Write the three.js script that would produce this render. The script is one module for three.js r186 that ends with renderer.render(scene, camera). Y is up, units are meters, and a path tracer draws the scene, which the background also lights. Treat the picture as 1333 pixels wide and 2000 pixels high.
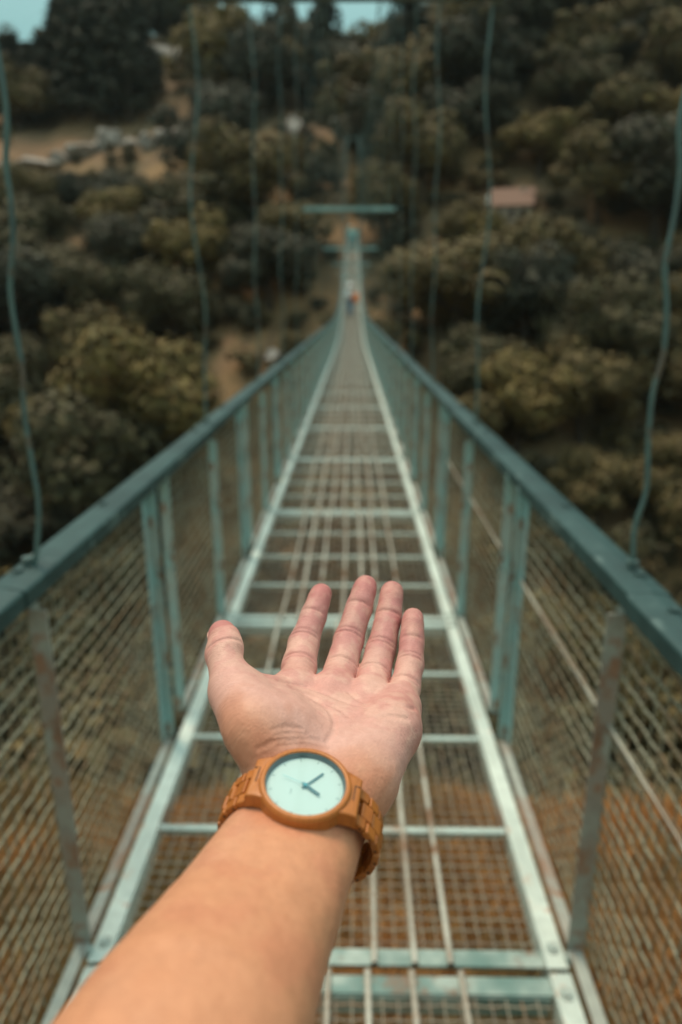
import * as THREE from 'three';
import { RoundedBoxGeometry } from 'three/addons/geometries/RoundedBoxGeometry.js';
import { mergeGeometries } from 'three/addons/utils/BufferGeometryUtils.js';

// ---------------------------------------------------------------- camera
const F = 1350, CX = 666.5, CY = 1000;             // photograph: focal length and centre in its pixels
const EYE = new THREE.Vector3(0.055, 1.55, 0);
const scene = new THREE.Scene();
const camera = new THREE.PerspectiveCamera(2 * Math.atan(CY / F) * 180 / Math.PI, 682 / 1024, 0.02, 1500);
camera.rotation.order = 'YXZ';
camera.position.copy(EYE);
camera.rotation.set(-16.85 * Math.PI / 180, 0.0159, 0);
camera.focus = 0.405;
camera.userData.fStop = 4.2;
camera.updateMatrixWorld(true);
const renderer = new THREE.WebGLRenderer({ antialias: true });
renderer.setSize(682, 1024);
renderer.toneMapping = THREE.LinearToneMapping;
renderer.toneMappingExposure = 1.84;
renderer.shadowMap.enabled = true;

// ---------------------------------------------------------------- sky (overcast: brighter overhead than at the horizon) and soft sun
{
  const w = 64, h = 128, a = new Float32Array(w * h * 4);
  for (let j = 0; j < h; j++) {
    const s = Math.sin((j + 0.5) / h * Math.PI - Math.PI / 2), e = Math.max(0, s), k = (0.52 + 2.48 * e) / 3;
    for (let i = 0; i < w; i++) a.set([0.70 * k * (0.42 + 0.58 * e), 0.80 * k * (0.9 + 0.1 * e), 0.78 * k * (0.93 + 0.07 * e), 1], (j * w + i) * 4);
  }
  const sky = new THREE.DataTexture(a, w, h, THREE.RGBAFormat, THREE.FloatType);
  sky.mapping = THREE.EquirectangularReflectionMapping; sky.magFilter = THREE.LinearFilter; sky.needsUpdate = true;
  scene.background = sky; scene.environment = sky;
}
const sun = new THREE.DirectionalLight(0xffe2c4, 1.5);
sun.position.set(-14, 60, -26); sun.target.position.set(0, 0, -10);
sun.castShadow = true; sun.shadow.radius = 30; sun.shadow.mapSize.set(2048, 2048);
Object.assign(sun.shadow.camera, { left: -90, right: 90, top: 90, bottom: -90, near: 1, far: 300 });
scene.add(sun, sun.target);
scene.fog = new THREE.FogExp2(0xcfe0dd, 0.00012);

// ---------------------------------------------------------------- helpers
const V = (x, y, z) => new THREE.Vector3(x, y, z);
function rng(s) { return () => { s |= 0; s = s + 0x6D2B79F5 | 0; let t = Math.imul(s ^ s >>> 15, 1 | s); t = t + Math.imul(t ^ t >>> 7, 61 | t) ^ t; return ((t ^ t >>> 14) >>> 0) / 4294967296; }; }
const mix = (a, b, t) => a + (b - a) * t, clamp = (x, a = 0, b = 1) => Math.min(b, Math.max(a, x));
const sstep = (a, b, x) => { const t = clamp((x - a) / (b - a)); return t * t * (3 - 2 * t); };
const h3 = (x, y, z) => { let n = Math.imul(x, 374761393) + Math.imul(y, 668265263) + Math.imul(z, 2147483647 ^ 0x5bd1e995) | 0; n = Math.imul(n ^ n >>> 13, 1274126177); return ((n ^ n >>> 16) >>> 0) / 4294967296; };
function noise3(x, y, z) {
  const i = Math.floor(x), j = Math.floor(y), k = Math.floor(z); let u = x - i, v = y - j, w = z - k;
  u = u * u * (3 - 2 * u); v = v * v * (3 - 2 * v); w = w * w * (3 - 2 * w);
  const g = (a, b, c) => h3(i + a, j + b, k + c);
  return mix(mix(mix(g(0, 0, 0), g(1, 0, 0), u), mix(g(0, 1, 0), g(1, 1, 0), u), v), mix(mix(g(0, 0, 1), g(1, 0, 1), u), mix(g(0, 1, 1), g(1, 1, 1), u), v), w);
}
const fbm = (x, y, z, o = 4) => { let s = 0, a = 0.5, t = 0; for (let i = 0; i < o; i++) { s += a * noise3(x, y, z); t += a; a *= 0.5; x *= 2.03; y *= 2.03; z *= 2.03; } return s / t; };
function tilingNoise(n, cells, seed, oct = 4) {     // n x n field that repeats without a seam
  const out = new Float32Array(n * n); let amp = 1, tot = 0;
  for (let o = 0; o < oct; o++) {
    const c = cells << o, r = rng(seed + o * 77), g = Float32Array.from({ length: c * c }, r);
    for (let y = 0; y < n; y++) for (let x = 0; x < n; x++) {
      const fx = x / n * c, fy = y / n * c, i = Math.floor(fx), j = Math.floor(fy); let u = fx - i, v = fy - j; u = u * u * (3 - 2 * u); v = v * v * (3 - 2 * v);
      const at = (a, b) => g[(b % c) * c + a % c];
      out[y * n + x] += amp * mix(mix(at(i, j), at(i + 1, j), u), mix(at(i, j + 1), at(i + 1, j + 1), u), v);
    }
    tot += amp; amp *= 0.55;
  }
  return out.map(v => v / tot);
}
const enc = v => Math.round(255 * clamp(v <= 0.0031308 ? v * 12.92 : 1.055 * Math.pow(v, 1 / 2.4) - 0.055));
function colorTexture(n, fn) {                     // fn(i) -> linear rgb
  const d = new Uint8Array(n * n * 4);
  for (let i = 0; i < n * n; i++) { const c = fn(i); d[i * 4] = enc(c[0]); d[i * 4 + 1] = enc(c[1]); d[i * 4 + 2] = enc(c[2]); d[i * 4 + 3] = 255; }
  const t = new THREE.DataTexture(d, n, n); t.colorSpace = THREE.SRGBColorSpace; t.wrapS = t.wrapT = THREE.RepeatWrapping; t.magFilter = THREE.LinearFilter; t.needsUpdate = true; return t;
}
function greyTexture(n, fn) {
  const d = new Uint8Array(n * n * 4);
  for (let i = 0; i < n * n; i++) { const v = Math.round(255 * clamp(fn(i))); d[i * 4] = d[i * 4 + 1] = d[i * 4 + 2] = v; d[i * 4 + 3] = 255; }
  const t = new THREE.DataTexture(d, n, n); t.wrapS = t.wrapT = THREE.RepeatWrapping; t.magFilter = THREE.LinearFilter; t.needsUpdate = true; return t;
}
const mix3 = (a, b, t) => [mix(a[0], b[0], t), mix(a[1], b[1], t), mix(a[2], b[2], t)];

// worn paint over rusting steel; uv in metres, one repeat per 0.8 m
const nA = tilingNoise(256, 6, 11), nB = tilingNoise(256, 24, 23), nC = tilingNoise(256, 4, 31, 5);
function wornPaint(paint, paint2, rust, amount, rough = 0.55, metal = 0) {
  const map = colorTexture(256, i => {
    let c = mix3(paint, paint2, sstep(0.35, 0.65, nA[i]));
    c = c.map(v => v * (0.82 + 0.36 * nB[i]));
    return mix3(c, rust.map(v => v * (0.6 + 0.8 * nB[i])), sstep(1 - amount - 0.06, 1 - amount + 0.05, 0.65 * nC[i] + 0.35 * nB[i]));
  });
  const bump = greyTexture(256, i => 0.5 * nB[i] + 0.5 * nC[i]);
  for (const t of [map, bump]) t.repeat.set(1 / 0.8, 1 / 0.8);
  return new THREE.MeshStandardMaterial({ map, bumpMap: bump, bumpScale: 0.0012, roughness: rough, metalness: metal });
}
const RUST = [0.19, 0.095, 0.05];
const M = {
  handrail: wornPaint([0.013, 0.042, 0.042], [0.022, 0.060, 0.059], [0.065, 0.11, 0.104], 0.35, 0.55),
  post: wornPaint([0.30, 0.50, 0.49], [0.36, 0.46, 0.43], RUST, 0.38),
  rustyPost: wornPaint([0.33, 0.36, 0.32], [0.29, 0.26, 0.22], [0.24, 0.14, 0.09], 0.42, 0.6),
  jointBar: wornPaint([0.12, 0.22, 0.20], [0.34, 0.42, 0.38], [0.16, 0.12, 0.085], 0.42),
  frame: wornPaint([0.60, 0.69, 0.63], [0.48, 0.56, 0.51], [0.40, 0.27, 0.20], 0.37, 0.5),
  bar: wornPaint([0.43, 0.54, 0.50], [0.34, 0.42, 0.39], [0.28, 0.22, 0.17], 0.40),
  deckwire: wornPaint([0.27, 0.25, 0.19], [0.21, 0.18, 0.14], [0.22, 0.14, 0.085], 0.45, 0.6),
  sidewire: wornPaint([0.27, 0.265, 0.19], [0.21, 0.185, 0.12], [0.18, 0.115, 0.06], 0.45, 0.6),
  rod: wornPaint([0.50, 0.50, 0.43], [0.36, 0.33, 0.27], [0.22, 0.13, 0.08], 0.42, 0.6),
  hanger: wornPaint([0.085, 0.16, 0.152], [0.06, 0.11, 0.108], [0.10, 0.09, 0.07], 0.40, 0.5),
  spreader: wornPaint([0.26, 0.46, 0.45], [0.18, 0.36, 0.36], [0.14, 0.14, 0.12], 0.32, 0.5),
};
function uvMetres(g) {                             // uv in metres from the face's dominant axis
  g = g.index ? g.toNonIndexed() : g; const p = g.attributes.position, n = g.attributes.normal, uv = new Float32Array(p.count * 2);
  for (let i = 0; i < p.count; i++) {
    const b = i - i % 3, ax = Math.abs(n.getX(b) + n.getX(b + 1) + n.getX(b + 2)), ay = Math.abs(n.getY(b) + n.getY(b + 1) + n.getY(b + 2)), az = Math.abs(n.getZ(b) + n.getZ(b + 1) + n.getZ(b + 2));
    if (ax > ay && ax > az) { uv[i * 2] = p.getZ(i); uv[i * 2 + 1] = p.getY(i); } else if (ay > az) { uv[i * 2] = p.getX(i) + 0.37; uv[i * 2 + 1] = p.getZ(i) + 0.21; } else { uv[i * 2] = p.getX(i) + 0.13; uv[i * 2 + 1] = p.getY(i) + 0.57; }
  }
  g.setAttribute('uv', new THREE.BufferAttribute(uv, 2)); return g;
}
const rbox = (w, h, l, r, x = 0, y = 0, z = 0) => uvMetres(new RoundedBoxGeometry(w, h, l, 1, r).translate(x, y, z));
const merge = gs => { const s = gs.map(g => g.index ? g.toNonIndexed() : g); return s.length > 1 ? mergeGeometries(s) : s[0]; };
class Tubes {                                      // collects thin tubes into one geometry
  constructor() { this.p = []; this.n = []; this.u = []; this.i = []; }
  add(pts, rad, sides = 4, u0 = 0) {
    const base = this.p.length / 3, T = V(), A = V(), B = V(); let L = u0;
    for (let k = 0; k < pts.length; k++) {
      const q = pts[k], r = typeof rad === 'function' ? rad(k) : rad;
      T.subVectors(pts[Math.min(k + 1, pts.length - 1)], pts[Math.max(k - 1, 0)]).normalize();
      if (k) L += q.distanceTo(pts[k - 1]);
      if (Math.abs(T.y) > 0.9) A.set(1, 0, 0); else A.set(0, 1, 0);
      A.addScaledVector(T, -A.dot(T)).normalize(); B.crossVectors(T, A);
      for (let s = 0; s <= sides; s++) {
        const a = (s + 0.5) / sides * 2 * Math.PI, c = Math.cos(a), d = Math.sin(a), nx = A.x * c + B.x * d, ny = A.y * c + B.y * d, nz = A.z * c + B.z * d;
        this.p.push(q.x + nx * r, q.y + ny * r, q.z + nz * r); this.n.push(nx, ny, nz); this.u.push(s / sides * 0.04 + u0, L);
        if (k && s) { const e = base + k * (sides + 1) + s, f = e - sides - 1; this.i.push(f - 1, e, e - 1, f - 1, f, e); }
      }
    }
    const n = pts.length - 1;                      // flat caps
    for (let s = 1; s < sides - 1; s++) { this.i.push(base, base + s + 1, base + s); const q = base + n * (sides + 1); this.i.push(q, q + s, q + s + 1); }
    return this;
  }
  geo() { const g = new THREE.BufferGeometry(); g.setAttribute('position', new THREE.Float32BufferAttribute(this.p, 3)); g.setAttribute('normal', new THREE.Float32BufferAttribute(this.n, 3)); g.setAttribute('uv', new THREE.Float32BufferAttribute(this.u, 2)); g.setIndex(this.i); return g; }
}
const used = {};
function numbered(name) { const n = used[name] = (used[name] ?? -1) + 1; return n ? `${name}_${String(n).padStart(3, '0')}` : name; }
function mesh(name, geo, mat, parent) { const o = new THREE.Mesh(geo, mat); o.name = name; o.castShadow = o.receiveShadow = true; parent.add(o); return o; }
function group(name, parent) { const o = new THREE.Group(); o.name = name; parent.add(o); return o; }
function thing(name, label, category, grp) { const o = group(numbered(name), scene); o.userData = { label, category }; if (grp) o.userData.group = grp; return o; }
const ray = (px, py) => V((px - CX) / F, (CY - py) / F, -1).applyQuaternion(camera.quaternion);  // direction with camera depth 1
function deckY(d) { const e = Math.max(0, d - 25), c = Math.min(e, 28); return -0.003 * d + 0.0036 * c * c + 0.2016 * (e - c); }   // the deck sags, then climbs to the far bank

// ---------------------------------------------------------------- terrain: a bank under the camera, a wooded valley, the hillside beyond
const PROFILE = [[-160, 78], [-60, 27], [-18, 1.6], [-13, 0.1], [-8, -2.6], [-2, -4.1], [4, -4.8], [8, -5.3], [10, -7.6], [14, -12.5], [20, -18.5], [28, -23], [36, -23.5], [46, -18], [58, -9], [72, 0.5], [83, 8.2], [86, 9.6], [92, 13], [110, 23], [135, 34.5], [160, 43.5], [178, 47], [200, 46.5], [260, 42], [600, 40]];  // the unseen slope behind the camera is raised to shade off back light
function profile(d) {
  let k = 1; while (k < PROFILE.length - 1 && PROFILE[k][0] < d) k++;
  const [a, ya] = PROFILE[k - 1], [b, yb] = PROFILE[k]; return mix(ya, yb, clamp((d - a) / (b - a)));
}
function ground(x, d) {
  const near = sstep(9, 16, d), q = x / Math.max(d, 30);
  let y = profile(d + near * (5 * Math.sin(x * 0.06 + 1) + 3 * Math.sin(x * 0.021)) * sstep(2, 14, Math.abs(x)));
  if (d > 60) y += (d - 60) * (0.34 * sstep(0.03, 0.40, q) ) * sstep(60, 120, d) + 11 * sstep(105, 165, d) * sstep(0.06, 0.24, -q) * (1 - 0.95 * sstep(0.335, 0.40, -q));
  y += near * (fbm(x * 0.05 + 7, d * 0.05, 1.5, 3) - 0.5) * 7 * sstep(1, 12, Math.abs(x)) + (fbm(x * 0.7, d * 0.7, 3.1, 3) - 0.5) * 0.55 * (1 - sstep(20, 60, d));
  return y;
}
function hitGround(px, py) {                        // where the ray through a pixel of the photograph meets the ground
  const r = ray(px, py); let t = 3;
  while (t < 420) { const p = EYE.clone().addScaledVector(r, t); if (p.y < ground(p.x, -p.z)) break; t *= 1.006; }
  const p = EYE.clone().addScaledVector(r, t); p.y = ground(p.x, -p.z); return p;
}
const clearings = [];                               // [x, d, radius] kept free of trees
for (const [px, py, R, low = 0] of [[90, 300, 6], [10, 315, 6], [190, 288, 6], [325, 278, 5], [275, 215, 3], [40, 275, 5], [140, 275, 4], [345, 110, 6], [470, 118, 6], [545, 112, 7], [485, 705, 2], [540, 690, 1.6], [450, 690, 1.8], [1000, 405, 5, 1], [590, 250, 6], [690, 100, 5]]) { const p = hitGround(px, py); clearings.push([p.x, -p.z, R, low]); }
const groundMat = new THREE.MeshStandardMaterial({ vertexColors: true, roughness: 0.95, bumpMap: greyTexture(256, i => nB[i]), bumpScale: 0.05 });
{
  const xs = [], ds = [];
  for (let i = -70; i <= 70; i++) xs.push(Math.sign(i) * (Math.abs(i) * 0.6 + Math.pow(Math.abs(i) / 70, 3) * 260));
  for (let d = -160; d <= 600;) { ds.push(d); d += Math.abs(d - 4) < 18 ? 0.5 : Math.abs(d) < 120 ? 2.5 : 8; }
  const p = [], c = [], u = [], idx = [], nx = xs.length;
  ds.forEach((d, j) => xs.forEach((x, i) => {
    p.push(x, ground(x, d), -d); u.push(x, d);
    const n = fbm(x * 0.22, d * 0.22, 9, 4), m = fbm(x * 1.7, d * 1.7, 4, 3);
    let k = mix3([0.25, 0.15, 0.065], [0.12, 0.085, 0.042], sstep(0.35, 0.62, n));       // dry grass and leaf litter
    for (const [u, v, R] of clearings) if (v > 40) { const e = Math.hypot(x - u, d - v) + (m - 0.5) * 6; k = mix3(k, mix3([0.24, 0.14, 0.075], [0.16, 0.10, 0.05], n), 1 - sstep(R * 0.6, R * 1.1, e)); }
    c.push(...k.map(v => v * (0.7 + 0.6 * m)));
    if (i && j) { const e = j * nx + i, f = e - nx; idx.push(f - 1, f, e, f - 1, e, e - 1); }
  }));
  const g = new THREE.BufferGeometry();
  g.setAttribute('position', new THREE.Float32BufferAttribute(p, 3)); g.setAttribute('color', new THREE.Float32BufferAttribute(c, 3)); g.setAttribute('uv', new THREE.Float32BufferAttribute(u, 2)); g.setIndex(idx); g.computeVertexNormals();
  const o = mesh('hillside_terrain', g, groundMat, scene);
  o.userData = { kind: 'structure', label: 'brown grassy bank and wooded valley sides below the bridge', category: 'terrain' };
}
const onGround = (x, d) => V(x, ground(x, d), -d);

// dry grass on the bank
function blades(n, h, seed, spread) {
  const r = rng(seed), p = [];
  for (let i = 0; i < n; i++) {
    const a = r() * 6.283, q = Math.sqrt(r()) * spread, x = Math.cos(a) * q, z = Math.sin(a) * q, l = (r() - 0.5) * h * 0.9, m = (r() - 0.5) * h * 0.9, b = r() * 6.283, w = 0.012 + 0.01 * r(), H = h * (0.5 + 0.5 * r());
    p.push(x - Math.cos(b) * w, 0, z - Math.sin(b) * w, x + Math.cos(b) * w, 0, z + Math.sin(b) * w, x + l, H, z + m);
  }
  const g = new THREE.BufferGeometry(); g.setAttribute('position', new THREE.Float32BufferAttribute(p, 3)); g.computeVertexNormals(); return g;
}
{
  const r = rng(5), N = 12000, mat = new THREE.MeshStandardMaterial({ roughness: 0.9, side: THREE.DoubleSide });
  const o = new THREE.InstancedMesh(blades(26, 0.42, 3, 0.2), mat, N), m = new THREE.Matrix4(), q = new THREE.Quaternion(), col = new THREE.Color();
  for (let i = 0; i < N; i++) {
    const x = (r() * 2 - 1) * 11, d = 1 + 11 * r(), n = fbm(x * 0.5, d * 0.5, 2, 3), s = 0.6 + 0.9 * r();
    q.setFromAxisAngle(V(0, 1, 0), r() * 6.28); m.compose(onGround(x, d).add(V(0, -0.03, 0)), q, V(s, s * (0.7 + 0.6 * n), s)); o.setMatrixAt(i, m);
    const k = mix3([0.55, 0.275, 0.095], [0.34, 0.215, 0.085], sstep(0.38, 0.62, n + (r() - 0.5) * 0.25)), b = 0.6 + 0.7 * r(); o.setColorAt(i, col.setRGB(k[0] * b, k[1] * b, k[2] * b));
  }
  o.name = 'dry_grass'; o.castShadow = o.receiveShadow = true; o.userData = { kind: 'stuff', label: 'rusty brown dry grass covering the bank below the bridge', category: 'grass' }; scene.add(o);
}

// ---------------------------------------------------------------- trees
const LEAVES = [[0.098, 0.073, 0.021], [0.066, 0.056, 0.020], [0.042, 0.040, 0.019], [0.132, 0.097, 0.023], [0.038, 0.040, 0.022]]
  .map(c => new THREE.MeshStandardMaterial({ color: new THREE.Color().setRGB(...c), vertexColors: true, roughness: 0.8, side: THREE.DoubleSide }));
const BARK = new THREE.MeshStandardMaterial({ color: new THREE.Color().setRGB(0.07, 0.052, 0.037), roughness: 0.95, bumpMap: greyTexture(256, i => nB[i]), bumpScale: 0.02 });
function leafCloud(lobes, per, size, seed) {        // small leaf-sprays through the crown's volume, denser towards each lobe's skin
  const r = rng(seed), p = [], n = [], c = [], a = V(), b = V(), k = V();
  for (const [x, y, z, R] of lobes) for (let i = 0; i < per * R * R; i++) {
    k.set(r() * 2 - 1, r() * 2 - 1, r() * 2 - 1); if (k.lengthSq() > 1) { i--; continue; } k.normalize();
    const q = R * (0.55 + 0.5 * Math.pow(r(), 0.6)), px = x + k.x * q, py = y + k.y * q * 0.85, pz = z + k.z * q;
    k.x += (r() - 0.5) * 0.9; k.y += 0.25 + (r() - 0.5) * 0.9; k.z += (r() - 0.5) * 0.9; k.normalize();
    a.set(r() - 0.5, r() - 0.5, r() - 0.5).cross(k).normalize(); b.crossVectors(k, a);
    const s = size * (0.6 + 0.8 * r()), t = s * (0.45 + 0.3 * r()), v = 0.7 + 0.6 * r(), col = [v * (0.92 + 0.2 * r()), v, v * (0.85 + 0.3 * r())];
    const at = (f, g, w) => { p.push(px + a.x * f + b.x * g + k.x * w, py + a.y * f + b.y * g + k.y * w, pz + a.z * f + b.z * g + k.z * w); n.push(k.x, k.y, k.z); c.push(...col); };
    at(-s, 0, -0.1 * s); at(0, -t, 0.1 * s); at(s, 0, -0.1 * s); at(-s, 0, -0.1 * s); at(s, 0, -0.1 * s); at(0, t, 0.1 * s);
  }
  const g = new THREE.BufferGeometry(); g.setAttribute('position', new THREE.Float32BufferAttribute(p, 3)); g.setAttribute('normal', new THREE.Float32BufferAttribute(n, 3)); g.setAttribute('color', new THREE.Float32BufferAttribute(c, 3)); return g;
}
function broadleaf(seed) {                          // crown about 8 m wide and 7.5 m tall
  const r = rng(seed), lobes = [[0, 4.6, 0, 2.3]], t = new Tubes(), top = V((r() - 0.5) * 0.8, 4.2, (r() - 0.5) * 0.8);
  t.add([V(0, -0.8, 0), V(0.05, 0.2, 0), V(top.x * 0.5, 2, top.z * 0.4), top], k => [0.36, 0.27, 0.2, 0.1][k], 7);
  const n = 9 + Math.floor(r() * 4);
  for (let i = 0; i < n; i++) {
    const a = i / n * 6.283 * 1.62 + r() * 0.8, q = 1.3 + 1.7 * r(), y = 3.0 + 3.1 * r(), R = 1.25 + 0.8 * r();
    lobes.push([Math.cos(a) * q, y, Math.sin(a) * q, R]);
    t.add([V(top.x * 0.4, 1.7 + 0.2 * i / n * 6, top.z * 0.4), V(Math.cos(a) * q * 0.5, y * 0.78, Math.sin(a) * q * 0.5), V(Math.cos(a) * q, y, Math.sin(a) * q)], k => [0.13, 0.08, 0.03][k], 5);
  }
  for (let i = 0; i < 10; i++) { const a = r() * 6.283, q = 2.6 + 1.4 * r(); lobes.push([Math.cos(a) * q, 2.6 + 3.6 * r(), Math.sin(a) * q, 0.5 + 0.4 * r()]); }
  return { crown: leafCloud(lobes, 115, 0.21, seed + 1), trunk: t.geo() };
}
function conifer(seed) {                            // 13 m tall, tiers of drooping sprays
  const r = rng(seed), lobes = [], t = new Tubes().add([V(0, -0.8, 0), V(0, 6, 0), V(0.1, 13, 0)], k => [0.26, 0.17, 0.03][k], 7);
  for (let y = 1.8; y < 13; y += 0.62) { const R = (13.4 - y) * 0.2 + 0.25; for (let i = 0; i < 6; i++) { const a = r() * 6.283, q = R * (0.5 + 0.5 * r()); lobes.push([Math.cos(a) * q, y - q * 0.25, Math.sin(a) * q, 0.42 + 0.25 * r()]); if (i < 3) t.add([V(0, y, 0), V(Math.cos(a) * q, y - q * 0.25, Math.sin(a) * q)], k => [0.05, 0.02][k], 4); } }
  return { crown: leafCloud(lobes, 85, 0.24, seed + 1), trunk: t.geo() };
}
function shrub(seed) {
  const r = rng(seed), lobes = [], t = new Tubes();
  for (let i = 0; i < 7; i++) { const a = r() * 6.283, q = 0.8 * r(), y = 0.6 + 0.7 * r(); lobes.push([Math.cos(a) * q, y, Math.sin(a) * q, 0.45 + 0.3 * r()]); t.add([V(0, -0.3, 0), V(Math.cos(a) * q * 0.4, y * 0.5, Math.sin(a) * q * 0.4), V(Math.cos(a) * q, y, Math.sin(a) * q)], k => [0.05, 0.03, 0.012][k], 4); }
  return { crown: leafCloud(lobes, 150, 0.15, seed + 1), trunk: t.geo() };
}
const KIND = { broad: [101, 202, 303, 404, 505].map(broadleaf), conifer: [11, 12, 13].map(conifer), shrub: [21, 22, 23].map(shrub) };
function plant(kind, variant, tint, pos, s, turn, name, label, category, grp) {
  const o = thing(name, label, category, grp), k = KIND[kind][variant];
  mesh('crown', k.crown, LEAVES[tint], o); mesh('trunk', k.trunk, BARK, o);
  o.position.copy(pos); o.rotation.y = turn; o.scale.set(...s); return o;
}
const TINT = ['olive', 'dull green', 'dark green', 'yellowish', 'grey green'];
{
  const r = rng(77), all = [];
  for (let d = 16; d < 192; d += 6.6) for (let x = -0.62 * d - 12; x < 0.62 * d + 12; x += 7.4) {
    const X = x + (r() - 0.5) * 4.6, D = d + (r() - 0.5) * 4.6, a = r(), b = r(), c = r(), e = r(), f = r();
    if (Math.abs(X) < (D < 76 ? 4.6 : 3.4) && D < 92) { if (ground(X, D) > deckY(D) - 9) continue; }
    if (clearings.some(([u, v, R]) => Math.hypot(X - u, D - v) < R || (Math.abs(X - u) < R * 0.8 && D < v && D > v - 7))) continue;
    const cap = Math.min(9, ...clearings.map(([u, v, R, low]) => v > 60 && D < v && D > v - 34 && Math.abs(X - u) < R + 3 ? (0.27 * (v - D) - 0.8 + 2.3 * low) / 7.5 : 9));
    if (cap < 0.3) continue;
    const p = onGround(X, D), stand = X / D < -0.24 && X / D > -0.5 && D > 128 && D < 160; if (stand) continue;
    all.push({ cap, p, D, X, conifer: a < 0.04 && D > 110, v: b, tint: c, s: e, t: f });
  }
  const place = q => q.D < 45 ? (q.X < 0 ? 'in the valley below the boulder side of the bridge' : 'in the valley below the house side of the bridge') : q.D < 95 ? (q.X < 0 ? 'on the far slope on the boulder side of the bridge' : 'on the far slope on the house side of the bridge') : q.X < 0 ? 'above the bridge end towards the conifer stand' : 'above the bridge end on the slope over the house';
  all.sort((a, b) => a.D - b.D);
  const far = all.slice(262), near = all.slice(0, 262);
  for (const q of near) {
    if (q.conifer) { plant('conifer', Math.floor(q.v * 3), 4, q.p, [2.0, 1.25 + 0.4 * q.s, 2.0], q.t * 6.28, 'pine_tree', 'dark narrow conifer rising among the round trees of the hillside', 'tree', 'dark conifers on the hillside'); continue; }
    const tint = q.tint < 0.34 ? 0 : q.tint < 0.6 ? 1 : q.tint < 0.78 ? 2 : q.tint < 0.92 ? 3 : 4, s0 = (0.88 + 0.75 * q.s * q.s + (q.D > 60 ? 0.2 : 0)), s = Math.min(q.cap, s0);
    plant('broad', Math.floor(q.v * 5), tint, q.p, [s, s * (0.85 + 0.3 * q.v), s], q.t * 6.28, 'broadleaf_tree', `${s > 1.3 ? 'broad' : s > 1.08 ? 'middling' : 'small'} ${TINT[tint]} round tree ${place(q)}`, 'tree', `${TINT[tint]} trees ${place(q)}`);
  }
  for (const [con, name, label] of [[true, 'distant_conifers', 'dark stand of tall conifers below the skyline'], [false, 'distant_woodland', 'far wood of round trees along the upper hillside']]) {
    const list = far.filter(q => q.conifer === con); if (!list.length) continue;
    const mat = new THREE.MeshStandardMaterial({ vertexColors: true, roughness: 0.8, side: THREE.DoubleSide }), o = new THREE.InstancedMesh(con ? KIND.conifer[0].crown : KIND.broad[2].crown, mat, list.length), m = new THREE.Matrix4(), qn = new THREE.Quaternion(), col = new THREE.Color();
    list.forEach((q, i) => {
      const s = con ? 1.45 : Math.min(q.cap, 0.9 + 0.6 * q.s); qn.setFromAxisAngle(V(0, 1, 0), q.t * 6.28); o.setMatrixAt(i, m.compose(q.p, qn, V(s * (con ? 1.35 : 1), s * (0.8 + 0.4 * q.v), s * (con ? 1.35 : 1))));
      const k = con ? [0.034, 0.036, 0.022] : mix3([0.040, 0.039, 0.018], [0.095, 0.074, 0.024], q.tint * q.tint); o.setColorAt(i, col.setRGB(...k));
    });
    o.name = name; o.castShadow = o.receiveShadow = true; o.userData = { kind: 'stuff', label, category: 'trees' }; scene.add(o);
  }
  const N = 1700, o = new THREE.InstancedMesh(KIND.shrub[0].crown, new THREE.MeshStandardMaterial({ vertexColors: true, roughness: 0.85, side: THREE.DoubleSide }), N), m = new THREE.Matrix4(), qn = new THREE.Quaternion(), col = new THREE.Color();
  for (let i = 0; i < N; i++) {
    let X, D; do { D = 9.5 + 175 * r() * r(); X = (r() * 2 - 1) * (0.6 * D + 6); } while (Math.abs(X) < 2.2 && D > 70 && D < 90);
    const s = 0.7 + 1.1 * r(); qn.setFromAxisAngle(V(0, 1, 0), r() * 6.28); o.setMatrixAt(i, m.compose(onGround(X, D), qn, V(s, s * (0.6 + 0.5 * r()), s)));
    const k = mix3([0.05, 0.044, 0.02], [0.11, 0.08, 0.026], Math.pow(r(), 2)); o.setColorAt(i, col.setRGB(...k));
  }
  o.name = 'undergrowth'; o.castShadow = o.receiveShadow = true; o.userData = { kind: 'stuff', label: 'low scrub and bushes between the trees', category: 'scrub' }; scene.add(o);
}

for (const [px, py, v, t, sc, label] of [[1010, 880, 1, 3, 1.0, 'yellowish round tree close under the handrail on the house side'], [1130, 870, 3, 0, 1.1, 'olive round tree filling the gap below the house slope'], [1190, 800, 2, 1, 1.25, 'dull green spreading tree beside the near hanger on the house side'], [1060, 640, 4, 0, 1.3, 'big domed olive tree in front of the small house']])
  plant('broad', v, t, hitGround(px, py), [sc, sc, sc], px, 'broadleaf_tree', label, 'tree');
// the stand of tall conifers under the skyline
{
  const r = rng(314);
  for (const [y, xs] of [[238, [40, 76, 112, 150, 186, 218, 252]], [205, [24, 62, 100, 134, 168, 204, 238, 272]], [165, [92, 128, 160, 196, 232, 262]], [128, [128, 160, 196, 230]]]) for (const x of xs) {
    const p = hitGround(x + (r() - 0.5) * 16, y + (r() - 0.5) * 10), w = 1.75 + 0.5 * r(); if (-p.z > 210) continue;
    plant('conifer', Math.floor(r() * 3), 4, p, [w, (x < 112 ? 0.72 : y > 190 ? 1.12 : 0.95) * (0.9 + 0.25 * r()), w], r() * 6.28, 'pine_tree', 'tall dark conifer in the dense stand above the rock band', 'tree', 'stand of dark conifers above the rock band');
  }
}

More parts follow.
